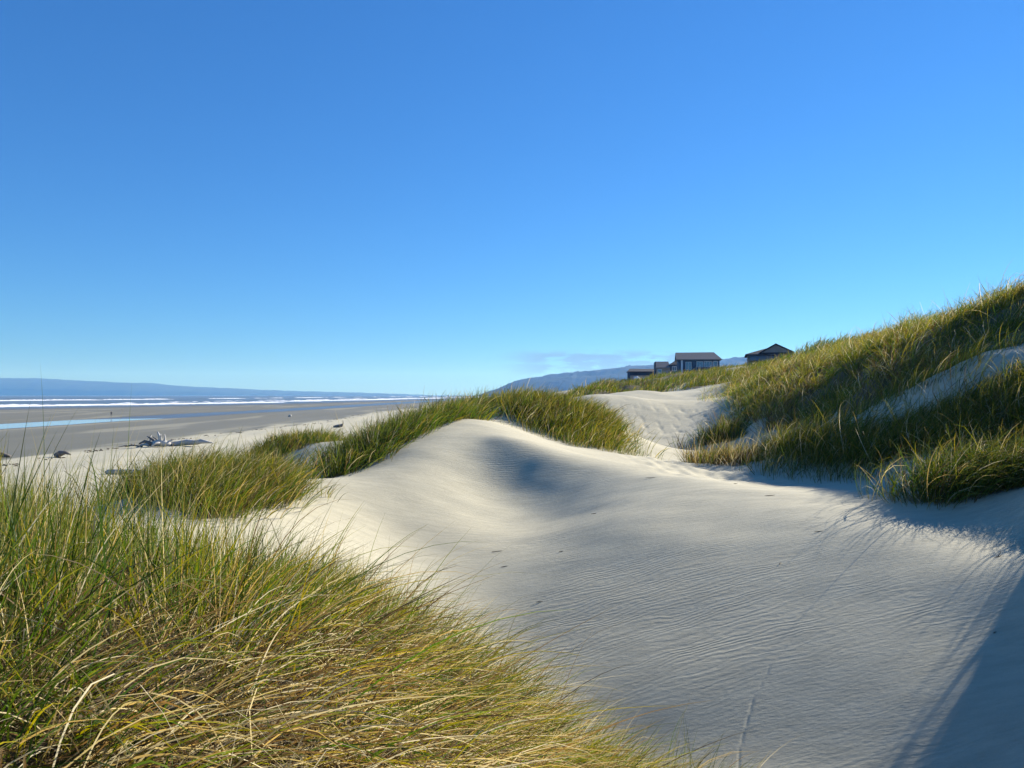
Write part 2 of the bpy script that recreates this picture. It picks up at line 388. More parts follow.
# ------------------------------------------------------------------ materials
def m_sand():
    m = mat_new('beach_sand'); t = NT(m)
    att = t.n('ShaderNodeAttribute', attribute_name='wet')
    sp = t.n('ShaderNodeSeparateColor', {'Color': att.outputs['Color']})
    geo = t.n('ShaderNodeNewGeometry')
    n1 = t.n('ShaderNodeTexNoise', {'Vector': geo.outputs['Position'], 'Scale': 0.35, 'Detail': 5.0})
    n2 = t.n('ShaderNodeTexNoise', {'Vector': geo.outputs['Position'], 'Scale': 260.0, 'Detail': 2.0})
    mg = t.n('ShaderNodeMapping', {'Vector': geo.outputs['Position'], 'Rotation': (0, 0, R(-10)), 'Scale': (0.35, 1.0, 1.0)})
    n2b = t.n('ShaderNodeTexNoise', {'Vector': mg.outputs[0], 'Scale': 38.0, 'Detail': 4.0, 'Roughness': 0.6})
    dry = t.n('ShaderNodeMixRGB', {'Fac': n1.outputs[0], 'Color1': (0.47, 0.43, 0.305, 1), 'Color2': (0.54, 0.50, 0.36, 1)})
    gr = t.n('ShaderNodeMapRange', {'Value': n2.outputs[0], 'From Min': 0.3, 'From Max': 0.7, 'To Min': 0.86, 'To Max': 1.1})
    dry2 = t.n('ShaderNodeMixRGB', {'Fac': 1.0, 'Color1': dry.outputs[0], 'Color2': gr.outputs[0]}, blend_type='MULTIPLY')
    mst = t.n('ShaderNodeMapping', {'Vector': geo.outputs['Position'], 'Rotation': (0, 0, R(-12)), 'Scale': (1.2, 6.0, 3.0)})
    nst = t.n('ShaderNodeTexNoise', {'Vector': mst.outputs[0], 'Scale': 1.6, 'Detail': 7.0, 'Roughness': 0.65})
    sst = t.n('ShaderNodeMapRange', {'Value': nst.outputs[0], 'From Min': 0.35, 'From Max': 0.65, 'To Min': 0.88, 'To Max': 1.05})
    dry2 = t.n('ShaderNodeMixRGB', {'Fac': 1.0, 'Color1': dry2.outputs[0], 'Color2': sst.outputs[0]}, blend_type='MULTIPLY')
    mps = t.n('ShaderNodeMapping', {'Vector': geo.outputs['Position'], 'Scale': (0.11, 0.012, 1.0)})
    n3 = t.n('ShaderNodeTexNoise', {'Vector': mps.outputs[0], 'Scale': 1.0, 'Detail': 5.0})
    wetc = t.n('ShaderNodeMixRGB', {'Fac': n3.outputs[0], 'Color1': (0.14, 0.135, 0.10, 1), 'Color2': (0.215, 0.205, 0.155, 1)})
    c1 = t.n('ShaderNodeMixRGB', {'Fac': sp.outputs[0], 'Color1': dry2.outputs[0], 'Color2': wetc.outputs[0]})
    c2 = t.n('ShaderNodeMixRGB', {'Fac': sp.outputs[1], 'Color1': c1.outputs[0], 'Color2': (0.12, 0.11, 0.095, 1)})
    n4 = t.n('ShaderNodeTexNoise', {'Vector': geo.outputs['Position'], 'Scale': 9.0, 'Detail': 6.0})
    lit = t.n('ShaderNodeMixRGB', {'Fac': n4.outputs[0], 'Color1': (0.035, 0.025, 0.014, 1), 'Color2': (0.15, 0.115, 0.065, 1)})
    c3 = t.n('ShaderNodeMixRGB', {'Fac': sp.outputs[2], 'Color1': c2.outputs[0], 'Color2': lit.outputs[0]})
    # wind ripples: crests lie roughly across the view
    mw = t.n('ShaderNodeMapping', {'Vector': geo.outputs['Position'], 'Rotation': (0, 0, R(-14)), 'Scale': (0.42, 1.0, 0.5)})
    nd = t.n('ShaderNodeTexNoise', {'Vector': mw.outputs[0], 'Scale': 3.2, 'Detail': 4.0})
    ad = t.n('ShaderNodeVectorMath', {0: mw.outputs[0]}, operation='ADD')
    sc_ = t.n('ShaderNodeVectorMath', {0: nd.outputs['Color'], 'Scale': 0.42}, operation='SCALE')
    t.t.links.new(sc_.outputs[0], ad.inputs[1])
    wv = t.n('ShaderNodeTexWave', {'Vector': ad.outputs[0], 'Scale': 4.6, 'Distortion': 2.6, 'Detail': 3.0, 'Detail Scale': 1.6}, wave_type='BANDS', bands_direction='Y', wave_profile='SIN')
    msk = t.n('ShaderNodeTexNoise', {'Vector': geo.outputs['Position'], 'Scale': 0.6, 'Detail': 2.0})
    mk = t.n('ShaderNodeMapRange', {'Value': msk.outputs[0], 'From Min': 0.4, 'From Max': 0.62, 'To Min': 0.15, 'To Max': 1.0})
    wm = t.n('ShaderNodeMath', {0: wv.outputs['Fac'], 1: mk.outputs[0]}, operation='MULTIPLY')
    b1 = t.n('ShaderNodeBump', {'Height': wm.outputs[0], 'Strength': 0.6, 'Distance': 0.0042})
    b2 = t.n('ShaderNodeBump', {'Height': n2b.outputs[0], 'Strength': 0.7, 'Distance': 0.006, 'Normal': b1.outputs[0]})
    b3 = t.n('ShaderNodeBump', {'Height': n2.outputs[0], 'Strength': 0.5, 'Distance': 0.0018, 'Normal': b2.outputs[0]})
    ro = t.n('ShaderNodeMapRange', {'Value': sp.outputs[0], 'To Min': 0.95, 'To Max': 0.75})
    ro2 = t.n('ShaderNodeMixRGB', {'Fac': sp.outputs[1], 'Color1': ro.outputs[0], 'Color2': (0.30, 0.30, 0.30, 1)})
    p = t.n('ShaderNodeBsdfPrincipled', {'Base Color': c3.outputs[0], 'Roughness': ro2.outputs[0], 'Normal': b3.outputs[0], 'Specular IOR Level': 0.25})
    t.n('ShaderNodeOutputMaterial', {'Surface': p.outputs[0]})
    return m

def m_grass():
    m = mat_new('beach_grass_blades'); t = NT(m)
    a = t.n('ShaderNodeAttribute', attribute_name='tint')
    d = t.n('ShaderNodeBsdfPrincipled', {'Base Color': a.outputs['Color'], 'Roughness': 0.6, 'Specular IOR Level': 0.15})
    g = t.n('ShaderNodeHueSaturation', {'Color': a.outputs['Color'], 'Saturation': 1.15, 'Value': 1.3})
    tr = t.n('ShaderNodeBsdfTranslucent', {'Color': g.outputs[0]})
    mx = t.n('ShaderNodeMixShader', {0: 0.42, 1: d.outputs[0], 2: tr.outputs[0]})
    t.n('ShaderNodeOutputMaterial', {'Surface': mx.outputs[0]})
    return m

def m_simple(name, col, rough=0.8, var=0.15, scale=8.0, bump=0.0, bscale=30.0, metal=0.0, spec=0.3, stretch=(1, 1, 1)):
    m = mat_new(name); t = NT(m)
    co = t.n('ShaderNodeTexCoord')
    mp_ = t.n('ShaderNodeMapping', {'Vector': co.outputs['Object'], 'Scale': stretch})
    n = t.n('ShaderNodeTexNoise', {'Vector': mp_.outputs[0], 'Scale': scale, 'Detail': 5.0})
    c1 = tuple(c * (1 - var) for c in col) + (1,); c2 = tuple(min(1, c * (1 + var)) for c in col) + (1,)
    c = t.n('ShaderNodeMixRGB', {'Fac': n.outputs[0], 'Color1': c1, 'Color2': c2})
    ins = {'Base Color': c.outputs[0], 'Roughness': rough, 'Metallic': metal, 'Specular IOR Level': spec}
    if bump:
        nb = t.n('ShaderNodeTexNoise', {'Vector': mp_.outputs[0], 'Scale': bscale, 'Detail': 4.0})
        b = t.n('ShaderNodeBump', {'Height': nb.outputs[0], 'Strength': 0.7, 'Distance': bump})
        ins['Normal'] = b.outputs[0]
    p = t.n('ShaderNodeBsdfPrincipled', ins)
    t.n('ShaderNodeOutputMaterial', {'Surface': p.outputs[0]})
    return m

def m_sea():
    m = mat_new('sea_water'); t = NT(m)
    geo = t.n('ShaderNodeNewGeometry')
    a = t.n('ShaderNodeAttribute', attribute_name='foam')
    mp_ = t.n('ShaderNodeMapping', {'Vector': geo.outputs['Position'], 'Scale': (0.09, 0.03, 1)})
    n1 = t.n('ShaderNodeTexNoise', {'Vector': mp_.outputs[0], 'Scale': 1.0, 'Detail': 6.0, 'Roughness': 0.6})
    mp2 = t.n('ShaderNodeMapping', {'Vector': geo.outputs['Position'], 'Scale': (0.9, 0.4, 1)})
    n2 = t.n('ShaderNodeTexNoise', {'Vector': mp2.outputs[0], 'Scale': 1.0, 'Detail': 4.0})
    b1 = t.n('ShaderNodeBump', {'Height': n1.outputs[0], 'Strength': 1.0, 'Distance': 3.5})
    b2 = t.n('ShaderNodeBump', {'Height': n2.outputs[0], 'Strength': 1.0, 'Distance': 0.35, 'Normal': b1.outputs[0]})
    w = t.n('ShaderNodeBsdfPrincipled', {'Base Color': (0.015, 0.06, 0.12, 1), 'Roughness': 0.5, 'Specular IOR Level': 0.22, 'IOR': 1.33, 'Normal': b2.outputs[0]})
    f = t.n('ShaderNodeBsdfPrincipled', {'Base Color': (0.82, 0.84, 0.84, 1), 'Roughness': 0.9})
    fa = t.n('ShaderNodeMath', {0: a.outputs['Fac'], 1: n2.outputs[0]}, operation='ADD')
    fr = t.n('ShaderNodeMapRange', {'Value': fa.outputs[0], 'From Min': 0.85, 'From Max': 1.05})
    mx = t.n('ShaderNodeMixShader', {0: fr.outputs[0], 1: w.outputs[0], 2: f.outputs[0]})
    t.n('ShaderNodeOutputMaterial', {'Surface': mx.outputs[0]})
    return m
def m_pool():
    m = mat_new('pool_water'); t = NT(m)
    geo = t.n('ShaderNodeNewGeometry')
    n = t.n('ShaderNodeTexNoise', {'Vector': geo.outputs['Position'], 'Scale': 1.2, 'Detail': 3.0})
    b = t.n('ShaderNodeBump', {'Height': n.outputs[0], 'Strength': 0.1, 'Distance': 0.01})
    w = t.n('ShaderNodeBsdfPrincipled', {'Base Color': (0.36, 0.34, 0.31, 1), 'Roughness': 0.09, 'IOR': 1.33, 'Normal': b.outputs[0]})
    t.n('ShaderNodeOutputMaterial', {'Surface': w.outputs[0]})
    return m
def m_foam():
    return m_simple('wave_foam', (0.84, 0.86, 0.86), 0.9, 0.06, 0.5)
def m_hill(name, c1, c2, sc_):
    m = mat_new(name); t = NT(m)
    geo = t.n('ShaderNodeNewGeometry')
    n = t.n('ShaderNodeTexNoise', {'Vector': geo.outputs['Position'], 'Scale': sc_, 'Detail': 8.0, 'Roughness': 0.65})
    c = t.n('ShaderNodeMixRGB', {'Fac': n.outputs[0], 'Color1': c1 + (1,), 'Color2': c2 + (1,)})
    b = t.n('ShaderNodeBump', {'Height': n.outputs[0], 'Strength': 1.0, 'Distance': 30.0})
    p = t.n('ShaderNodeBsdfPrincipled', {'Base Color': c.outputs[0], 'Roughness': 1.0, 'Normal': b.outputs[0], 'Specular IOR Level': 0.1})
    t.n('ShaderNodeOutputMaterial', {'Surface': p.outputs[0]})
    return m

M_SAND = m_sand(); M_GRASS = m_grass()

# ------------------------------------------------------------------ setting
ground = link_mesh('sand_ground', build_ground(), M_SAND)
tag(ground, 'pale wind-rippled dune sand running down to the wet grey beach', kind='structure')

def strip_grid(xa, xb, ya, yb, nx, ny, warp=None):
    U, Vv = np.meshgrid(np.linspace(0, 1, nx), np.linspace(0, 1, ny))
    return U, Vv
def build_sea():
    # rows run along the shore (log spaced), columns out to sea
    yy = np.concatenate([np.linspace(-600, 100, 15), np.linspace(120, 1500, 420), np.geomspace(1515, 12500, 140)])
    off = np.concatenate([np.linspace(-30, 900, 300), np.geomspace(906, 12600, 60)])
    Y, O = np.meshgrid(yy, off, indexing='ij')
    xs = np.interp(Y, SHY, SHX)
    X = xs - O
    foam = np.zeros_like(X); H = np.zeros_like(X)
    return X, Y, O, foam, H
X, Y, O, foam, H = build_sea()
# breakers: offset from the shoreline at given distances
def breaker(X, Y, O, off, width, hgt, seed, gate=0.0, y0=0, y1=99999):
    c = off + 14 * noise_np(Y / 230, Y * 0, seed, 3)
    g = sstep(gate - .15, gate + .15, noise_np(Y / 160, Y * 0, seed + 7, 3)) * sstep(y0, y0 + 30, Y) * (1 - sstep(y1 - 30, y1, Y))
    d = (O - c)
    w = width * (1 + .35 * noise_np(Y / 60, Y * 0, seed + 3, 2))
    f = np.where(d > 0, np.exp(-(d / (w * .25)) ** 2), np.exp(-(d / w) ** 2)) * g
    return f, hgt * f * (0.8 + 0.3 * noise_np(X / 9, Y / 9, seed + 9, 2))
for args in ((60, 44, 1.9, 61, -0.9), (140, 26, 1.5, 71, -0.1, 250), (395, 30, 2.3, 81, -0.05, 500), (330, 9, 1.2, 91, 0.3, 500), (14, 8, .25, 95, -0.2)):
    f, h = breaker(X, Y, O, *args)
    foam = np.maximum(foam, f); H = np.maximum(H, h)
swell = 0.12 * np.sin(O / 9 + 1.5 * noise_np(X / 120, Y / 200, 7, 2)) * sstep(20, 120, O) * (1 - sstep(1500, 2500, O))
Zs = H + swell
V = np.stack([X.ravel(), Y.ravel(), Zs.ravel()], 1)
ny, nx = X.shape
i = np.arange(ny - 1)[:, None] * nx; j = np.arange(nx - 1)[None, :]
Q = np.stack([i + j, i + nx + j, i + nx + j + 1, i + j + 1], -1).reshape(-1, 4)
me = np_mesh('sea', V, Q)
a = me.attributes.new('foam', 'FLOAT', 'POINT'); a.data.foreach_set('value', foam.ravel().astype(np.float32))
sea = link_mesh('sea', me, m_sea())
tag(sea, 'dark blue ocean with white breakers rolling onto the beach', kind='structure')

# tide pool: flat sheet of water lying in its trough
yy = np.concatenate([np.linspace(40, 1400, 200)])
pv = []; 
for y in yy:
    c = np.interp(y, LGY, LGX); w = np.interp(y, LGY, LGW) * 1.5
    for k in range(7): pv.append((c + w * (k / 3 - 1), y, LAGOON_Z))
pv = np.array(pv); i = np.arange(len(yy) - 1)[:, None] * 7; j = np.arange(6)[None, :]
Q = np.stack([i + j, i + j + 1, i + 7 + j + 1, i + 7 + j], -1).reshape(-1, 4)
pool = link_mesh('tide_pool', np_mesh('tide_pool', pv, Q), m_pool())
tag(pool, 'long shallow tide pool on the wet beach reflecting the sky', kind='structure')

def hills(name, prof, D, depth, rough, mat, label, seed):
    us = np.array([p[0] for p in prof], float); hs = np.array([(395 - p[1]) / F * D + (EYE if D < 1e9 else 0) for p in prof])
    u = np.linspace(us[0], us[-1], 500)
    h = np.interp(u, us, hs)
    kern_ = np.hanning(9); kern_ /= kern_.sum()
    h = np.convolve(np.pad(h, 4, 'edge'), kern_, 'valid')
    x0 = (u - 512) / F * D
    nv = 26
    T = np.linspace(0, 1, nv)
    Xh = np.repeat(x0[None, :], nv, 0) * (1 + (T[:, None] - .5) * 0.02)
    Yh = D + (T[:, None] - 0.5) * depth + 0 * Xh
    prof_t = np.clip(np.sin(np.pi * np.clip(T, 0, 1)) ** 0.55, 0, 1)[:, None]
    Zh = h[None, :] * prof_t
    nz = noise_np(Xh / (D * .045), Yh / (D * .045), seed, 5)
    Zh = Zh + rough * nz * np.minimum(h[None, :], 200) * prof_t * (1 - 0.75 * (np.abs(T[:, None] - .5) < .08)) - 2 * (prof_t < .05)
    Zh = Zh + 2.5 * noise_np(Xh / (D * .004), Yh / (D * .004), seed + 1, 3) * (D / 5000) * (h[None, :] > 12)
    Vh = np.stack([Xh.ravel(), Yh.ravel(), Zh.ravel() - 3], 1)
    nn = len(u); i = np.arange(nv - 1)[:, None] * nn; j = np.arange(nn - 1)[None, :]
    Qh = np.stack([i + j, i + j + 1, i + nn + j + 1, i + nn + j], -1).reshape(-1, 4)
    o = link_mesh(name, np_mesh(name, Vh, Qh), mat)
    tag(o, label, kind='structure')
    return o
hills('headland', [(478, 396), (486, 392), (494, 389.5), (499.5, 388), (508, 383.5), (519, 379.5), (530, 377.5), (538.5, 376.6), (558, 373.6), (575, 372.2), (589, 371), (605, 368.8), (628, 366), (652, 364.5), (700, 361), (760, 356), (850, 356), (1000, 362), (1300, 372)],
      5000, 1500, .10, m_hill('headland_forest', (0.02, 0.035, 0.02), (0.06, 0.075, 0.035), .006), 'hazy wooded headland rising behind the dune houses', 5)
hills('distant_hills', [(-500, 384), (-300, 379), (-120, 380), (-40, 377.5), (20, 378), (45, 378.3), (90, 381), (125, 382.5), (155, 383), (162, 384.5), (200, 387), (240, 388.5), (256, 389.5), (300, 391), (360, 392.5), (430, 395), (450, 396)],
      11000, 2000, .06, m_hill('distant_forest', (0.03, 0.045, 0.03), (0.06, 0.08, 0.05), .003), 'long low blue hills across the bay at the left horizon', 9)

# ------------------------------------------------------------------ grass builder
GREEN = [(0.065, 0.115, 0.018), (0.09, 0.14, 0.022), (0.050, 0.090, 0.022), (0.12, 0.165, 0.026)]
OLIVE = [(0.20, 0.20, 0.030), (0.26, 0.225, 0.035), (0.17, 0.185, 0.028), (0.34, 0.27, 0.05)]
STRAW = [(0.50, 0.40, 0.19), (0.58, 0.49, 0.28), (0.44, 0.32, 0.13), (0.62, 0.55, 0.38)]
BROWN = [(0.20, 0.13, 0.06), (0.14, 0.09, 0.045), (0.28, 0.17, 0.07), (0.11, 0.075, 0.04)]
def grass(name, regions, n_tuss, per, L, Lsd, width, wind, wstr, droop, mix, seg=5, rad=0.10, spread=0.35, seed=1, tilt=0.12, heads=0.0, fn=None, clump_noise=0.0, cn_scale=2.0, stray=1.0, bright=1.0):
    """mix = weights of green, olive, straw, brown blades"""
    rs = np.random.RandomState(seed)
    pts = []
    for pg in regions:
        a = 0.5 * abs(np.dot(pg[:, 0], np.roll(pg[:, 1], 1)) - np.dot(pg[:, 1], np.roll(pg[:, 0], 1)))
        pts.append(a)
    tot = sum(pts); C_ = []
    for pg, a in zip(regions, pts):
        want = int(n_tuss * a / tot); got = 0
        while got < want:
            k = want * 3 + 50
            xx = rs.uniform(pg[:, 0].min(), pg[:, 0].max(), k); yy_ = rs.uniform(pg[:, 1].min(), pg[:, 1].max(), k)
            keep = inpoly(xx, yy_, pg)
            if clump_noise: keep &= (noise_np(xx / cn_scale, yy_ / cn_scale, seed + 5, 3) > rs.uniform(-1, 1, k) * .35 + clump_noise)
            xx = xx[keep][:want - got]; yy_ = yy_[keep][:want - got]
            C_.append(np.stack([xx, yy_], 1)); got += len(xx)
    C_ = np.vstack(C_); nt = len(C_)
    strag = (rs.rand(nt) < .18)[:, None] * rs.normal(0, 1, (nt, 2)) * (.022 * C_[:, 1:2] + .05) * stray
    C_ = C_ + strag
    N = nt * per
    idx = np.repeat(np.arange(nt), per)
    ox = rs.normal(0, 1, N) * rad; oy = rs.normal(0, 1, N) * rad
    x = C_[idx, 0] + ox; y = C_[idx, 1] + oy
    z = terrain(x, y) - 0.02
    tl = (0.66 + 0.62 * rs.rand(nt) ** 1.3)[idx]
    kindw = np.cumsum(mix) / np.sum(mix)
    if fn: dx = fn(x, y)
    else: dx = {}
    ln = np.maximum(rs.normal(L, Lsd, N), L * .3) * tl * dx.get('len', 1.0)
    az = rs.uniform(0, 2 * math.pi, N)
    ti = np.abs(rs.normal(0, tilt, N))
    lay = dx.get('lay', 0.0) * rs.uniform(.2, 1.7, N)
    d0 = np.stack([np.sin(az) * ti + ox / max(rad, .01) * spread * .5, np.cos(az) * ti + oy / max(rad, .01) * spread * .5, np.ones(N)], 1)
    ws = wstr * rs.uniform(0.3, 1.6, N) * dx.get('wind', 1.0)
    wdir = math.atan2(wind[1], wind[0]) + rs.normal(0, 0.60, N) + (rs.normal(0, .42, nt))[idx] + dx.get('turn', 0.0)
    dr = droop * rs.uniform(0.2, 1.8, N) * dx.get('droop', 1.0)
    is_head = rs.rand(N) < heads
    ln = np.where(is_head, ln * 1.25, ln); dr = np.where(is_head, dr * .5, dr)
    nv = seg + 1
    s = np.linspace(0, 1, nv)
    pos = np.zeros((N, nv, 3)); pos[:, 0] = np.stack([x, y, z], 1)
    d0[:, 0] += np.cos(wdir) * lay; d0[:, 1] += np.sin(wdir) * lay
    W3 = np.stack([np.cos(wdir) * ws, np.sin(wdir) * ws, np.zeros(N)], 1)
    dirs = []
    for k in range(seg):
        sm = (k + .5) / seg
        d = d0 + W3 * sm ** 1.1
        d[:, 2] -= dr * sm ** 1.8
        d /= np.linalg.norm(d, axis=1)[:, None]
        dirs.append(d)
        pos[:, k + 1] = pos[:, k] + d * (ln / seg)[:, None]
    rv = rs.normal(0, 1, (N, 3)); rv[:, 2] *= .3
    side = np.cross(dirs[seg // 2], rv); side /= np.linalg.norm(side, axis=1)[:, None] + 1e-9
    prof = np.interp(s, [0, .15, .5, .85, 1], [.7, 1, .85, .42, .04])
    profh = np.interp(s, [0, .6, .78, .9, 1], [.35, .3, .6, .55, .15])
    wd = (width * rs.uniform(.6, 1.35, N))[:, None] * np.where(is_head[:, None], profh[None], prof[None]) * .5
    A = pos + side[:, None, :] * wd[:, :, None]; B = pos - side[:, None, :] * wd[:, :, None]
    Vv = np.stack([A, B], 2).reshape(-1, 3)
    base = (np.arange(N) * nv * 2)[:, None] + (np.arange(seg) * 2)[None, :]
    Qf = np.stack([base, base + 1, base + 3, base + 2], -1).reshape(-1, 4)
    me = np_mesh(name, Vv, Qf)
    pal = np.array([GREEN, OLIVE, STRAW, BROWN]) * np.array([.76, .78, .82, .62])[:, None, None] * bright
    rnd = rs.rand(N)
    tk = rs.normal(0, .12, nt)[idx]
    if 'dry' in dx: tk = tk + dx['dry']
    kk = np.searchsorted(kindw, np.clip(rnd + tk, 0, .9999)); kk = np.clip(kk, 0, 3)
    kk = np.where(is_head, 2, kk)
    colr = pal[kk, rs.randint(0, 4, N)] * rs.uniform(.8, 1.25, N)[:, None]
    # blades dry out towards the tip and at the sheath
    tip = np.array((0.36, 0.29, 0.11)); tb = np.array((0.26, 0.21, 0.10))
    ft = (np.clip((s - .55) / .45, 0, 1) ** 1.5)[None, :] * (rs.rand(N) * .75)[:, None]
    fb = (np.clip((.22 - s) / .22, 0, 1))[None, :] * .6
    cc = colr[:, None, :] * np.ones((1, nv, 1))
    cc = cc * (1 - ft[..., None]) + tip * ft[..., None]
    cc = cc * (1 - fb[..., None]) + tb * fb[..., None]
    cc = np.repeat(cc[:, :, None, :], 2, 2).reshape(-1, 3)
    c4 = np.concatenate([cc, np.ones((len(cc), 1))], 1).astype(np.float32)
    at_ = me.attributes.new('tint', 'FLOAT_COLOR', 'POINT'); at_.data.foreach_set('color', c4.ravel())
    return link_mesh(name, me, M_GRASS)

WIND = (1.0, -0.25)
# foreground hummock: upright green at the left, combed-over straw at the right
def fore_t(x, y): return sstep(-1.3, -0.5, x + 0.15 * (3.0 - y) + .18 * noise_np(x / .9, y / .9, 55, 2))
def fore_fn(x, y):
    t = fore_t(x, y)     # 0 = upright green, 1 = laid over
    back = sstep(3.6, 4.5, y)
    n = noise_np(x / .5, y / .5, 56, 2)
    return {'wind': 0.30 + 1.2 * t, 'droop': 0.55 + 1.5 * t - 1.1 * back * t, 'turn': -0.60 * t + .80 * back * t + .3 * n, 'lay': 1.3 * t * (1 - .6 * back),
            'dry': -0.10 + 0.45 * t * (1 - .8 * back) + .15 * n, 'len': (.84 + 0.32 * t - .42 * sstep(3.2, 5.0, y) * sstep(-3.4, -2.2, x)) * (.80 + .20 * sstep(1.4, 2.6, y))}
o = grass('beach_grass', [REG['fore']], 3300, 17, 0.55, .11, .0041, WIND, .55, .60, (.54, .24, .18, .04), bright=1.2, seg=9, rad=.06, seed=3, fn=fore_fn)
tag(o, 'tall green and straw beach grass combed over by wind in the near left corner', 'beach grass', kind='stuff')
o = grass('dead_grass_thatch', [REG['fore']], 3200, 14, 0.34, .10, .0034, WIND, 1.0, 1.2, (.02, .12, .66, .20), bright=1.2, seg=6, rad=.10, tilt=.6, seed=4, 
          fn=lambda x, y: {'lay': 2.0 * fore_t(x, y), 'turn': -.55, 'len': .7 + .6 * fore_t(x, y), 'wind': .3 + fore_t(x, y)})
tag(o, 'dead straw and brown thatch under the tall near left beach grass', 'dead grass', kind='stuff')

specs = [
 ('left', 620, 22, .46, .12, .009, .7, .7, (.50, .30, .16, .04), 6, .10, 11, 'windblown olive beach grass clump left of the sand hollow, in front of the driftwood stump', 0.0),
 ('knoll', 300, 22, .42, .1, .016, .6, .6, (.55, .30, .08, .07), 5, .14, 12, 'small dark green grass knoll on the beach edge left of centre', 0.0),
 ('ridge', 1000, 22, .50, .12, .012, .5, .9, (.74, .14, .06, .06), 5, .12, 13, 'green beach grass darkened for shade on the ridge left of the peaked dune', 0.0),  # greener mix darkens the blades for the ridge's seaward shade
 ('right_ridge', 1000, 20, .50, .1, .014, .8, .6, (.48, .36, .10, .06), 5, .13, 14, 'green beach grass on the ridge right behind the peaked dune, tapering to the right', -0.3),
 ('tier', 900, 22, .52, .13, .010, .9, .9, (.42, .42, .10, .06), 6, .12, 15, 'green and gold beach grass draped over the lower ledge of the right bank', -0.25),
 ('tuft', 800, 24, .60, .14, .008, .8, 1.2, (.66, .20, .10, .04), 6, .09, 16, 'dark green grass tuft at the foot of the right bank casting spiky shadows', -0.1),
 ('brown', 130, 22, .42, .12, .010, .4, .5, (.16, .18, .30, .36), 5, .10, 17, 'low sparse brown and straw grass clump at the left foot of the right bank', 0.0),
 ('dark', 60, 22, .50, .1, .015, .4, .4, (.60, .12, .05, .23), 5, .10, 18, 'small dark grass tuft standing alone in the middle sand bowl', 0.0),
]
for k, nt_, per, L_, sd_, w_, ws_, dr_, mx_, sg_, rd_, sd, lab, cn_ in specs:
    thing_like = k in ('knoll', 'tuft', 'brown', 'dark')
    o = grass('grass_clump' if thing_like else 'beach_grass', [REG[k]], nt_, per, L_, sd_, w_, WIND, ws_, dr_, mx_, seg=sg_, rad=rd_ * 1.3, spread=.6, tilt=.28, seed=sd, heads=.01, clump_noise=cn_, cn_scale=1.8)
    tag(o, lab, 'grass clump' if thing_like else 'beach grass', kind=None if thing_like else 'stuff')
def bank_fn(x, y):
    t = noise_np(x / 3.2, y / 4.5, 77, 3)
    top = sstep(-.6, .6, t)
    return {'dry': -.10 + 0.42 * top, 'len': 1 + .3 * noise_np(x / 1.6, y / 2.2, 78, 2), 'wind': 1 + .5 * noise_np(x / 2, y / 3, 79, 2)}
o = grass('beach_grass', [REG['bank']], 3900, 32, .52, .15, .011, WIND, .8, 1.2, (.46, .38, .12, .04), bright=1.38, seg=5, rad=.19, spread=.8, tilt=.33, seed=21, heads=.012, fn=bank_fn, clump_noise=-.12, cn_scale=1.7)
tag(o, 'thick green and golden beach grass covering the high right hand dune bank', 'beach grass', kind='stuff')
o = grass('beach_grass', [REG['shadow_bank']], 2600, 20, .60, .13, .014, WIND, .7, .7, (.5, .4, .07, .03), seg=5, rad=.14, seed=22)  # unseen grass added to cast the near right shadow
tag(o, 'beach grass added on the unseen bank right of the picture to shade the near sand', 'beach grass', kind='stuff')
o = grass('beach_grass', [REG['far']], 5600, 12, .62, .2, .045, WIND, .8, .8, (.58, .28, .10, .04), seg=3, rad=.5, seed=23, tilt=.3, clump_noise=-.15, cn_scale=9)
tag(o, 'olive grass on the far dune below the dark houses', 'beach grass', kind='stuff')
o = grass('beach_grass', [REG['slope']], 4200, 14, .62, .2, .030, WIND, .8, .8, (.60, .26, .10, .04), seg=3, rad=.4, seed=24, tilt=.3, clump_noise=-.12, cn_scale=6)
tag(o, 'green grass slope between the right bank and the dark houses', 'beach grass', kind='stuff')
# sparse single stems on open sand of the bank
o = grass('sparse_grass', [poly([(770, 14.2), (850, 12.6), (900, 12), (900, 13), (840, 15), (790, 17), (740, 17)]), poly([(520, 18.4), (630, 17.6), (640, 18.4), (530, 19.6)]), poly([(780, 18.5), (820, 16.6), (900, 14.4), (1000, 13.2), (1024, 13.4), (1024, 15.0), (900, 16.4), (830, 18.2)])],
          430, 12, .34, .1, .007, WIND, .8, .8, (.5, .3, .15, .05), seg=5, rad=.12, seed=25)
tag(o, 'sparse thin grass stems poking out of the bare sand patches', 'beach grass', kind='stuff')

# ------------------------------------------------------------------ sea air
def haze():
    x0, x1, y0, y1, z0, z1 = -13500, 13000, -1500, 14500, -8, 420
    bm = bmesh.new()
    bmesh.ops.create_cube(bm, size=1)
    for v in bm.verts: v.co = ((x0 + x1) / 2 + v.co.x * (x1 - x0), (y0 + y1) / 2 + v.co.y * (y1 - y0), (z0 + z1) / 2 + v.co.z * (z1 - z0))
    me = bpy.data.meshes.new('haze'); bm.to_mesh(me); bm.free()
    m = mat_new('sea_haze'); t = NT(m)
    v = t.n('ShaderNodeVolumePrincipled', {'Color': (0.16, 0.42, 1.0, 1), 'Absorption Color': (1, 1, 1, 1), 'Density': 1.05e-4, 'Anisotropy': 0.2})
    t.n('ShaderNodeOutputMaterial', {'Volume': v.outputs[0]})
    o = link_mesh('haze', me, m)
    tag(o, 'pale blue sea haze over the beach and hills', kind='stuff')
haze()

# ------------------------------------------------------------------ small objects
def hit(u, v, D0=2.5, D1=400):
    D = np.geomspace(D0, D1, 3000)
    x, y, z = at(u, v, 1.0)
    X_ = x * D; Z_ = EYE + (z - EYE) * D
    g = terrain(X_, D)
    k = np.argmax(g > Z_)
    return float(X_[k]), float(D[k]), float(g[k])

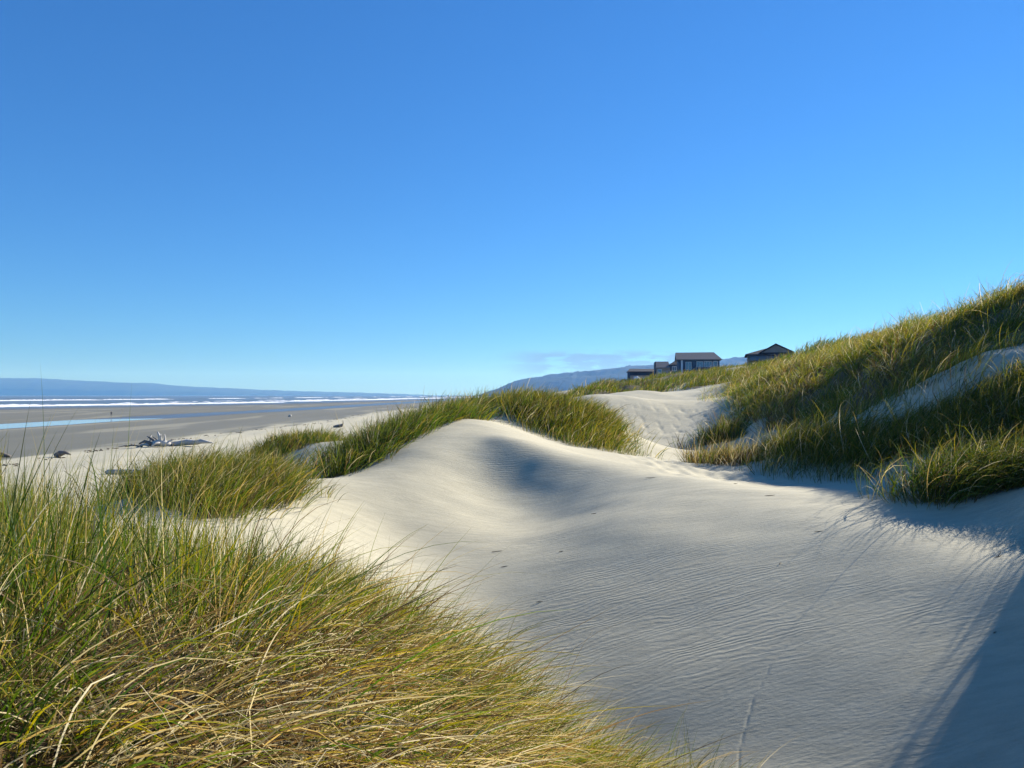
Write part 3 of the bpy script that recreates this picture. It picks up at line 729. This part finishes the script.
class MB:
    def __init__(s): s.bm = bmesh.new()
    def box(s, x0, x1, y0, y1, z0, z1, rz=0, bev=0.0):
        r = bmesh.ops.create_cube(s.bm, size=1)
        for v in r['verts']:
            v.co = Vector(((x0 + x1) / 2 + v.co.x * (x1 - x0), (y0 + y1) / 2 + v.co.y * (y1 - y0), (z0 + z1) / 2 + v.co.z * (z1 - z0)))
        if bev: bmesh.ops.bevel(s.bm, geom=list({e for v in r['verts'] for e in v.link_edges}), offset=bev, segments=1, affect='EDGES')
        return s
    def poly(s, pts, th=None):
        vs_ = [s.bm.verts.new(p) for p in pts]
        f = s.bm.faces.new(vs_)
        if th:
            r = bmesh.ops.extrude_face_region(s.bm, geom=[f])
            for v in [g for g in r['geom'] if isinstance(g, bmesh.types.BMVert)]: v.co += Vector(th)
        return s
    def tube(s, pts, rad, n=8, jit=0.0, seed=0):
        rnd = random.Random(seed)
        pts = [Vector(p) for p in pts]; rings = []
        for i, p in enumerate(pts):
            d = (pts[min(i + 1, len(pts) - 1)] - pts[max(i - 1, 0)]).normalized()
            a = d.orthogonal().normalized() if i == 0 else (a - d * a.dot(d)).normalized()
            b = d.cross(a)
            rings.append([s.bm.verts.new(p + (a * math.cos(t) + b * math.sin(t)) * rad[i] * (1 + jit * rnd.uniform(-1, 1))) for t in [2 * math.pi * k / n for k in range(n)]])
        for i in range(len(rings) - 1):
            for k in range(n): s.bm.faces.new((rings[i][k], rings[i][(k + 1) % n], rings[i + 1][(k + 1) % n], rings[i + 1][k]))
        s.bm.faces.new(rings[0][::-1]); s.bm.faces.new(rings[-1])
        return s
    def build(s, name, mat, parent=None, smooth=False):
        bmesh.ops.recalc_face_normals(s.bm, faces=s.bm.faces[:])
        me = bpy.data.meshes.new(name); s.bm.to_mesh(me); s.bm.free()
        if smooth:
            for p in me.polygons: p.use_smooth = True
        return link_mesh(name, me, mat, parent)

M_WOOD = m_simple('bleached_driftwood', (0.50, 0.475, 0.43), .85, .25, 6, bump=.01, bscale=14, stretch=(1, 1, 1))
M_WOODD = m_simple('dark_and_shaded_driftwood', (0.16, 0.14, 0.125), .9, .3, 6, bump=.01, bscale=14)  # own dark wood, and shade colour for the stump's left roots
M_WOODG = m_simple('grey_driftwood_log', (0.40, 0.39, 0.37), .85, .2, 5, bump=.01, bscale=10)
M_TWIG = m_simple('brown_twig', (0.10, 0.075, 0.05), .9, .3, 40)

# driftwood stump with its root plate in the air and a long trunk behind it
bxp = hit(157, 447)
root = empty('driftwood_stump', bxp)
tag(root, 'bleached driftwood stump with upturned white roots lying on the dry beach sand', 'driftwood')
root.scale = (1, 1, .85)
b = MB()
b.tube([(-1.2, .3, .25), (-.5, .2, .45), (.2, .1, .6), (.9, .1, .5), (1.6, .2, .35)], [.22, .38, .50, .42, .25], 10, .18, 3)
b.build('root_crown', M_WOOD, root, True)
spk = [((.3, 0, .6), (.38, -.1, 1.4), (.15, -.15, 2.2), .23), ((.8, 0, .6), (.95, .1, 1.3), (.85, .15, 1.85), .15), ((0, 0, .6), (-.15, .1, 1.1), (-.6, .2, 1.45), .13),
       ((-.2, .1, .6), (-.9, .2, 1.25), (-1.45, .5, 1.5), .17), ((-.6, 0, .4), (-1.5, -.1, .85), (-2.1, -.2, .50), .26), ((1.1, .2, .5), (1.4, .3, .8), (1.9, .2, .95), .16),
       ((-1.0, 0, .3), (-1.6, -.5, .35), (-2.3, -.7, -.1), .18), ((.5, -.2, .5), (.2, -.9, .6), (-.2, -1.2, .1), .2), ((.35, -.1, 1.3), (.55, -.2, 1.6), (.62, -.3, 1.95), .10), ((-.9, .1, .9), (-1.0, .3, 1.3), (-.85, .4, 1.7), .09)]
for i, (p, q, e, rr_) in enumerate(spk):
    b = MB(); b.tube([p, tuple((np.array(p) + q) / 2 + .04), q, e], [rr_ * 1.3, rr_, rr_ * .8, rr_ * .35], 8, .25, i)
    b.build('root', M_WOODD if i in (3, 4, 2) else M_WOOD, root, True)  # left roots take the dark wood to paint their shadow side
b = MB(); b.tube([(1.2, .5, .30), (2.2, .9, .42), (3.2, 1.0, .62), (4.2, 1.25, .58), (5.0, 1.2, .72), (5.7, 1.3, .62), (6.4, 1.3, .5)], [.40, .36, .42, .36, .34, .22, .10], 10, .22, 9)
b.build('trunk', M_WOODG, root, True)
b = MB(); b.tube([(-1.5, -.6, .1), (-2.6, -.8, .28), (-3.6, -.7, .22), (-4.4, -.8, .05)], [.13, .10, .08, .04], 6, .1, 12)
b.build('branch', M_WOODD, root, True)

def log(name, u, v, pts, rad, mat, label, n=10, seed=0, D0=20):
    p = hit(u, v, D0)
    b = MB(); b.tube(pts, rad, n, .10, seed)
    o = b.build(name, mat, None, True); o.location = p
    tag(o, label, 'driftwood')
    return o
log('driftwood_log', 106, 474, [(0, 0, .10), (.15, 0, .14), (1.5, .3, .14), (3, .5, .10), (4.8, .9, .0)], [.17, .24, .23, .20, .17], M_WOODG, 'smooth grey driftwood log half hidden behind the left grass clump', 10, 4)
log('driftwood_log', 55, 457, [(0, 0, .1), (.5, .1, .35), (1.0, .2, .45), (1.6, .1, .25)], [.25, .32, .2, .06], M_WOODD, 'short dark driftwood lump on pale sand between the grass tips', 8, 5)
log('driftwood_log', -2, 458, [(-1.4, 0, .1), (-.5, 0, .3), (.4, .1, .35), (1.2, .2, .15)], [.2, .3, .28, .12], M_WOODD, 'dark driftwood piece cut by the left edge of the photo', 8, 6)
log('driftwood_log', 338, 427.5, [(-.9, 0, .1), (0, .1, .25), (.7, .1, .35), (1.0, .1, .8), (.95, .1, 1.4)], [.25, .34, .3, .10, .05], M_WOODD, 'dark driftwood chunk on the pale upper beach above the small green knoll', 8, 7)
log('driftwood_log', 290, 417, [(-.5, 0, .1), (0, .1, .4), (.4, .1, .5)], [.25, .4, .2], M_WOOD, 'tiny white driftwood lump on the wet grey flat below the tide pool', 8, 8)

# twigs and scraps on the sand
twigs = [(595, 514, .22, .3, 'short dark twig on the smooth grey sand below the dune peak'),
         (497, 552, .24, .15, 'thin brown twig lying on the sand, upper one of the pair near the grass tips'),
         (505, 567, .17, .2, 'thin brown twig lying on the sand, lower one of the pair near the grass tips'),
         (561, 552, .10, .1, 'tiny twig right of the pair of twigs near the grass tips'),
         (540, 602, .16, .2, 'short twig just above the green arching grass ends'),
         (780, 564, .07, .9, 'tiny dark scrap of wood alone in the middle of the rippled sand'),
         (819, 532, .18, 0, 'flat dark stick left of the bank grass tuft shadow'),
         (998, 557, .20, .5, 'curled brown twig at the right edge below the bank tuft'),
         (995, 633, .06, .3, 'small pale scrap at the edge of the near right shadow'),
         (652, 478, .35, 0, 'dark stick at the foot of the brown grass clump'),
         (770, 496, .25, .1, 'dark stick on pale sand at the foot of the right bank'),
         (735, 484, .16, .3, 'small twig beside the low sand lip under the right bank')]
for i, (u, v, L_, an, lab) in enumerate(twigs):
    L_ *= .6
    p = hit(u, v)
    rn = random.Random(i)
    c, s_ = math.cos(an), math.sin(an)
    b = MB()
    b.tube([(-L_ / 2 * c, -L_ / 2 * s_, .001), (-L_ * .15 * c, -L_ * .15 * s_ + .006 * rn.uniform(-1, 1), .004), (L_ * .2 * c, L_ * .2 * s_ + .008 * rn.uniform(-1, 1), .006), (L_ / 2 * c, L_ / 2 * s_, .004 + .012 * rn.random())],
           [.002, .004, .0035, .0015], 5, .15, i)
    if i in (7,): b.tube([(0, 0, .01), (.04, .03, .03), (.06, .05, .05)], [.004, .003, .002], 5, .1, i)
    o = b.build('twig', M_TWIG, None, True); o.location = p
    tag(o, lab, 'twig', 'twigs scattered on the sand')

# wrack line: a thin broken band of seaweed and shell scraps along the last high tide
def wrack():
    rs = np.random.RandomState(77)
    b = MB()
    for k in range(420):
        y = 55 + 330 * rs.rand() ** 1.6
        x = -47 + 2.2 * math.sin(y / 23.0) + rs.normal(0, .7)
        if noise_np(np.array([y / 9.0]), np.array([0.0]), 6, 2)[0] < -.1: continue
        z = tz(x, y); a_ = rs.rand() * 3.14; L_ = rs.uniform(.08, .38)
        c, s_ = math.cos(a_) * L_, math.sin(a_) * L_
        b.tube([(x - c, y - s_, z), (x - c * .3, y - s_ * .2, z + .05), (x + c * .4, y + s_ * .3, z + .06), (x + c, y + s_, z + .01)], [.02, .05, .05, .015], 5, .3, k)
    tag(b.build('seaweed_wrack', M_TWIG, None, True), 'thin broken line of dark seaweed scraps on the upper beach', 'seaweed', kind='stuff')
wrack()

# ------------------------------------------------------------------ houses on the dune
M_ROOF = m_simple('grey_brown_shingles', (0.20, 0.18, 0.165), .9, .25, 3, bump=.02, bscale=5)
M_ROOFD = m_simple('dark_shingles', (0.055, 0.055, 0.06), .9, .25, 3, bump=.02, bscale=5)
M_BLUE = m_simple('slate_blue_siding', (0.045, 0.075, 0.12), .75, .12, 1.5)
M_GREYS = m_simple('grey_cedar_siding', (0.24, 0.22, 0.20), .85, .15, 2)
M_DARK = m_simple('dark_siding', (0.035, 0.045, 0.065), .8, .15, 2)
M_TRIM = m_simple('white_trim', (0.72, 0.74, 0.76), .6, .05, 2)
M_DECK = m_simple('weathered_deck_boards', (0.32, 0.29, 0.26), .85, .15, 2)
def m_glass():
    m = mat_new('window_glass'); t = NT(m)
    p = t.n('ShaderNodeBsdfPrincipled', {'Base Color': (0.10, 0.17, 0.24, 1), 'Roughness': 0.12, 'Specular IOR Level': 0.8, 'Metallic': 0.35})
    t.n('ShaderNodeOutputMaterial', {'Surface': p.outputs[0]})
    return m
M_GLASS = m_glass()
def window(root, x0, x1, y, z0, z1, mull=0, name='window'):
    f = .09
    b = MB(); b.box(x0, x1, y - .07, y, z0, z0 + f); b.box(x0, x1, y - .07, y, z1 - f, z1)
    b.box(x0, x0 + f, y - .07, y, z0 + f, z1 - f); b.box(x1 - f, x1, y - .07, y, z0 + f, z1 - f)
    for k in range(mull):
        xx = x0 + (x1 - x0) * (k + 1) / (mull + 1); b.box(xx - .035, xx + .035, y - .07, y, z0 + f, z1 - f)
    w = b.build(name, M_TRIM, root)
    b = MB(); b.box(x0 + .04, x1 - .04, y - .035, y - .012, z0 + .04, z1 - .04); b.build('pane', M_GLASS, w)
    return w
def hip_roof(root, x0, x1, y0, y1, ze, zr, inl, inr, mat, th=.22, oh=.55):
    """roof with ridge along x; inl/inr = how far the ridge stops short of the ends"""
    x0 -= oh; x1 += oh; y0 -= oh; y1 += oh; ym = (y0 + y1) / 2
    A, B, C_, D_ = (x0, y0, ze), (x1, y0, ze), (x1, y1, ze), (x0, y1, ze)
    P1, P2 = (x0 + inl, ym, zr), (x1 - inr, ym, zr)
    bm = bmesh.new()
    def prism(dz):
        return [bm.verts.new((p[0], p[1], p[2] + dz)) for p in (A, B, C_, D_, P1, P2)]
    a = prism(0); c = prism(-th)
    for f in ((0, 1, 5, 4), (1, 2, 5), (2, 3, 4, 5), (3, 0, 4)):
        bm.faces.new([a[k] for k in f]); bm.faces.new([c[k] for k in f[::-1]])
    for i, j in ((0, 1), (1, 2), (2, 3), (3, 0)): bm.faces.new((a[i], c[i], c[j], a[j]))
    bmesh.ops.recalc_face_normals(bm, faces=bm.faces[:])
    me = bpy.data.meshes.new('roof'); bm.to_mesh(me); bm.free()
    return link_mesh('roof', me, mat, root)

# two-storey blue house
D = 200
hx, hy, hz = xw(699, D), D, 12.1
h = empty('beach_house', (hx, hy, hz), R(-9))
tag(h, 'two storey slate blue house with grey brown roof, tallest on the far dune', 'house')
b = MB(); b.box(-5.2, 5.2, 0, 8, 0, 4.75); b.build('wall', M_BLUE, h)
hip_roof(h, -5.2, 5.2, 0, 8, 4.75, 6.75, .0, 1.6, M_ROOF)
b = MB(); b.box(-5.2, -5.0, .2, 7.8, 4.6, 4.75); b.poly([(-5.15, -.2, 4.6), (-5.15, 4, 6.45), (-5.15, 8.2, 4.6)], (.12, 0, 0)); b.build('gable', M_DARK, h)
b = MB(); b.box(-4.55, -4.1, -.28, -.004, .0, 4.55); b.build('chimney_breast', M_TRIM, h)
window(h, -3.4, -1.9, -.004, 2.0, 4.1, 1)
window(h, -.6, 1.1, -.004, 2.7, 4.2, 1)
window(h, 1.3, 3.3, -.004, 2.7, 4.2, 2)
window(h, 3.5, 4.7, -.004, 2.7, 4.2, 0)
dk = MB(); dk.box(-.9, 4.9, -2.6, -.3, 1.55, 1.75); dk = dk.build('deck', M_DECK, h)
b = MB()
for k in range(13): b.box(-.85 + k * .47, -.79 + k * .47, -2.58, -2.52, 1.753, 2.6)
b.box(-.9, 4.9, -2.62, -2.48, 2.6, 2.68); b.build('railing', M_DECK, dk)
for xx in (-.7, 2, 4.7):
    b = MB(); b.box(xx - .1, xx + .1, -2.5, -2.3, 0, 1.548); b.build('post', M_DECK, dk)

# lower house joined on its left
D = 216
h = empty('beach_house', (xw(665, D), D, 12.5), R(-8))
tag(h, 'grey house with sloping roof just left of the tall blue house', 'house')
b = MB(); b.box(-2.5, 1.4, 0, 7, 0, 2.8); b.build('wall', M_GREYS, h)
b = MB(); b.box(1.4, 4.0, .5, 7, 0, 3.6); b.build('tower_wall', M_BLUE, h)
hip_roof(h, -2.3, 1.0, 0, 7, 2.8, 4.6, .1, .2, M_ROOF, oh=.35)
hip_roof(h, 1.6, 4.2, .5, 7, 3.6, 5.1, 2.2, .1, M_ROOFD, oh=.4)
b = MB(); b.box(-2.75, -2.5, -.1, 7, 0, 4.4); b.build('end_wall', M_DARK, h)
window(h, -2.0, -.9, -.004, 1.2, 2.3, 0); window(h, 2.0, 3.2, .496, 1.8, 3.1, 1)

# low dark house at the left end
D = 236
h = empty('beach_house', (xw(642, D), D, 9.6), R(-6))
tag(h, 'low dark house with flat grey roof, leftmost on the far dune', 'house')
b = MB(); b.box(-4.0, 4.0, 0, 7, 0, 5.2); b.build('wall', M_DARK, h)
hip_roof(h, -4.0, 4.0, 0, 7, 5.2, 6.1, .8, .6, M_ROOFD, oh=.4)
b = MB(); b.box(-4.4, -3.7, -.5, .3, 0, 5.0); b.build('corner_pier', M_BLUE, h)
b = MB(); b.box(-3.6, 2.2, -2.2, -.01, 1.6, 3.9); b.build('lean_to', M_GREYS, h)
window(h, -2.6, -1.3, -2.204, 2.7, 3.6, 1); window(h, 0.2, 1.2, -2.204, 2.4, 3.3, 0)
# white garden parasol in front of it
pz = (xw(637, 231), 231, 9.2)
u_ = empty('parasol', pz); tag(u_, 'small white parasol in front of the low dark house', 'parasol')
b = MB(); b.tube([(0, 0, 0), (0, 0, 3.9)], [.04, .04], 6); b.build('pole', M_DECK, u_)
b = MB()
n = 10; top = b.bm.verts.new((0, 0, 4.1)); rg = [b.bm.verts.new((.95 * math.cos(k * 6.283 / n), .95 * math.sin(k * 6.283 / n), 3.5)) for k in range(n)]
lo = [b.bm.verts.new((.95 * math.cos(k * 6.283 / n), .95 * math.sin(k * 6.283 / n), 3.3)) for k in range(n)]
tl_ = b.bm.verts.new((0, 0, 4.04))
for k in range(n):
    b.bm.faces.new((top, rg[k], rg[(k + 1) % n])); b.bm.faces.new((rg[k], lo[k], lo[(k + 1) % n], rg[(k + 1) % n])); b.bm.faces.new((tl_, lo[(k + 1) % n], lo[k]))
b.build('canopy', M_TRIM, u_)

# small dark roof right of the blue house
D = 214
h = empty('beach_house', (xw(727, D), D, 11.2), R(-10))
tag(h, 'small dark roofed house almost hidden by grass right of the blue house', 'house')
b = MB(); b.box(-2.6, 2.6, 0, 6, 0, 2.4); b.build('wall', M_DARK, h)
hip_roof(h, -2.6, 2.6, 0, 6, 2.4, 3.7, 2.2, .8, M_ROOFD, oh=.4)

# gabled house at the right
D = 150
h = empty('beach_house', (xw(769, D), D, 11.4), R(-16))
tag(h, 'grey gabled house whose dark roof shows above the grass right of centre', 'house')
b = MB(); b.box(-3.9, 4.2, 0, 9, 0, 4.15); b.build('wall', M_GREYS, h)
rf = hip_roof(h, -3.9, 4.2, 0, 9, 4.15, 5.95, 5.6, 3.0, M_ROOFD, oh=.5)
b = MB(); b.poly([(-1.3, -.62, 4.42), (4.3, -.62, 4.42), (1.25, -.62, 5.86)], (0, 4, 0)); b.build('gable', M_GREYS, h)
b = MB()
for p, q in (((-1.75, 4.28), (1.25, 5.98)), ((4.7, 4.28), (1.25, 5.98))):
    b.poly([(p[0], -.95, p[1]), (q[0], -.95, q[1]), (q[0], -.95, q[1] + .18), (p[0], -.95, p[1] + .18)], (0, 4.6, 0))
b.build('gable_roof', M_ROOFD, h)
b = MB(); b.box(-1.35, 4.35, -.80, -.63, 4.22, 4.40); b.build('fascia', M_DARK, h)
b = MB(); b.poly([(-3.6, -2.6, 2.9), (3.6, -2.6, 2.9), (3.6, -.012, 3.95), (-3.6, -.012, 3.95)], (0, 0, -.15)); b.build('porch_roof', M_ROOF, h)
window(h, .4, 2.1, -.004, 1.2, 2.6, 1)
# bush beside the low dark house
rs_ = random.Random(5)
bu = empty('shrub', (xw(624.5, 236), 236, 9.6)); tag(bu, 'small dark round shrub left of the low dark house', 'shrub')
b = MB(); b.tube([(0, 0, 0), (.05, 0, .8), (.1, 0, 1.6)], [.12, .1, .05], 6); b.build('stem', M_TWIG, bu)
b = MB()
for k in range(420):
    a_, e_, r_ = rs_.uniform(0, 6.28), rs_.uniform(-1, 1), rs_.uniform(.4, 1.0) ** .5
    c_ = Vector((math.cos(a_) * math.sqrt(1 - e_ * e_) * 1.5 * r_, math.sin(a_) * math.sqrt(1 - e_ * e_) * 1.2 * r_, 2.0 + e_ * 1.0 * r_))
    d1 = Vector((rs_.gauss(0, 1), rs_.gauss(0, 1), rs_.gauss(0, 1))).normalized() * .16; d2 = d1.orthogonal().normalized() * .10
    b.bm.faces.new([b.bm.verts.new(c_ + w_) for w_ in (d1, d2, -d1, -d2)])
M_LEAF = m_simple('dark_leaves', (0.03, 0.045, 0.02), .7, .4, 3)
b.build('leaves', M_LEAF, bu)

# ------------------------------------------------------------------ person walking by the tide pool
def person():
    px_, py_ = xw(111.5, 246), 246
    gz = max(tz(px_, py_), LAGOON_Z)
    me = bpy.data.meshes.new('body'); 
    J = [((0, 0, .95), .13), ((0, 0, 1.15), .12), ((0, 0, 1.38), .14), ((0, 0, 1.48), .055), ((0, 0, 1.53), .05), ((0, -.01, 1.62), .095), ((0, -.01, 1.70), .085),
         ((.10, 0, .90), .09), ((.13, -.16, .50), .06), ((.13, -.06, .09), .04), ((.13, -.22, .04), .035),
         ((-.10, 0, .90), .09), ((-.12, .06, .50), .06), ((-.12, .30, .12), .04), ((-.12, .18, .04), .035),
         ((.19, 0, 1.40), .055), ((.25, .10, 1.12), .04), ((.27, .02, .90), .03), ((.27, -.02, .82), .03),
         ((-.19, 0, 1.40), .055), ((-.25, -.08, 1.12), .04), ((-.26, -.22, .93), .03), ((-.26, -.27, .87), .03)]
    E = [(0, 1), (1, 2), (2, 3), (3, 4), (4, 5), (5, 6), (0, 7), (7, 8), (8, 9), (9, 10), (0, 11), (11, 12), (12, 13), (13, 14), (2, 15), (15, 16), (16, 17), (17, 18), (2, 19), (19, 20), (20, 21), (21, 22)]
    me.from_pydata([j[0] for j in J], E, [])
    o = bpy.data.objects.new('person', me); COL.objects.link(o)
    o.modifiers.new('Skin', 'SKIN')
    me.skin_vertices.new() if not me.skin_vertices else None
    for v, j in zip(me.skin_vertices[0].data, J): v.radius = (j[1], j[1] * .85)
    me.skin_vertices[0].data[0].use_root = True
    o.modifiers.new('Sub', 'SUBSURF').levels = 1
    o.modifiers['Sub'].render_levels = 1
    dg = bpy.context.evaluated_depsgraph_get()
    m2 = bpy.data.meshes.new_from_object(o.evaluated_get(dg))
    o.modifiers.clear(); o.data = m2
    m2.materials.clear(); m2.materials.append(m_simple('dark_clothes', (0.05, 0.05, 0.06), .9, .2, 5)); m2.materials.append(m_simple('skin', (0.45, 0.28, 0.2), .6, .1, 5))
    for p in m2.polygons:
        p.use_smooth = True
        if p.center.z > 1.5 or (abs(p.center.x) > .22 and p.center.z < .92): p.material_index = 1
    o.location = (px_, py_, gz)
    o.rotation_euler = (0, 0, R(25))
    tag(o, 'person in dark clothes walking on wet sand at the edge of the tide pool', 'person')
    r = bmesh.new(); bmesh.ops.create_icosphere(r, subdivisions=2, radius=.112)
    for v in r.verts: v.co = Vector((v.co.x, v.co.y * 1.05 + .02, v.co.z * .8 + 1.69))
    hm = bpy.data.meshes.new('hair'); r.to_mesh(hm); r.free()
    link_mesh('hair', hm, m_simple('brown_hair', (0.05, 0.03, 0.02), .8, .2, 20), o)
person()
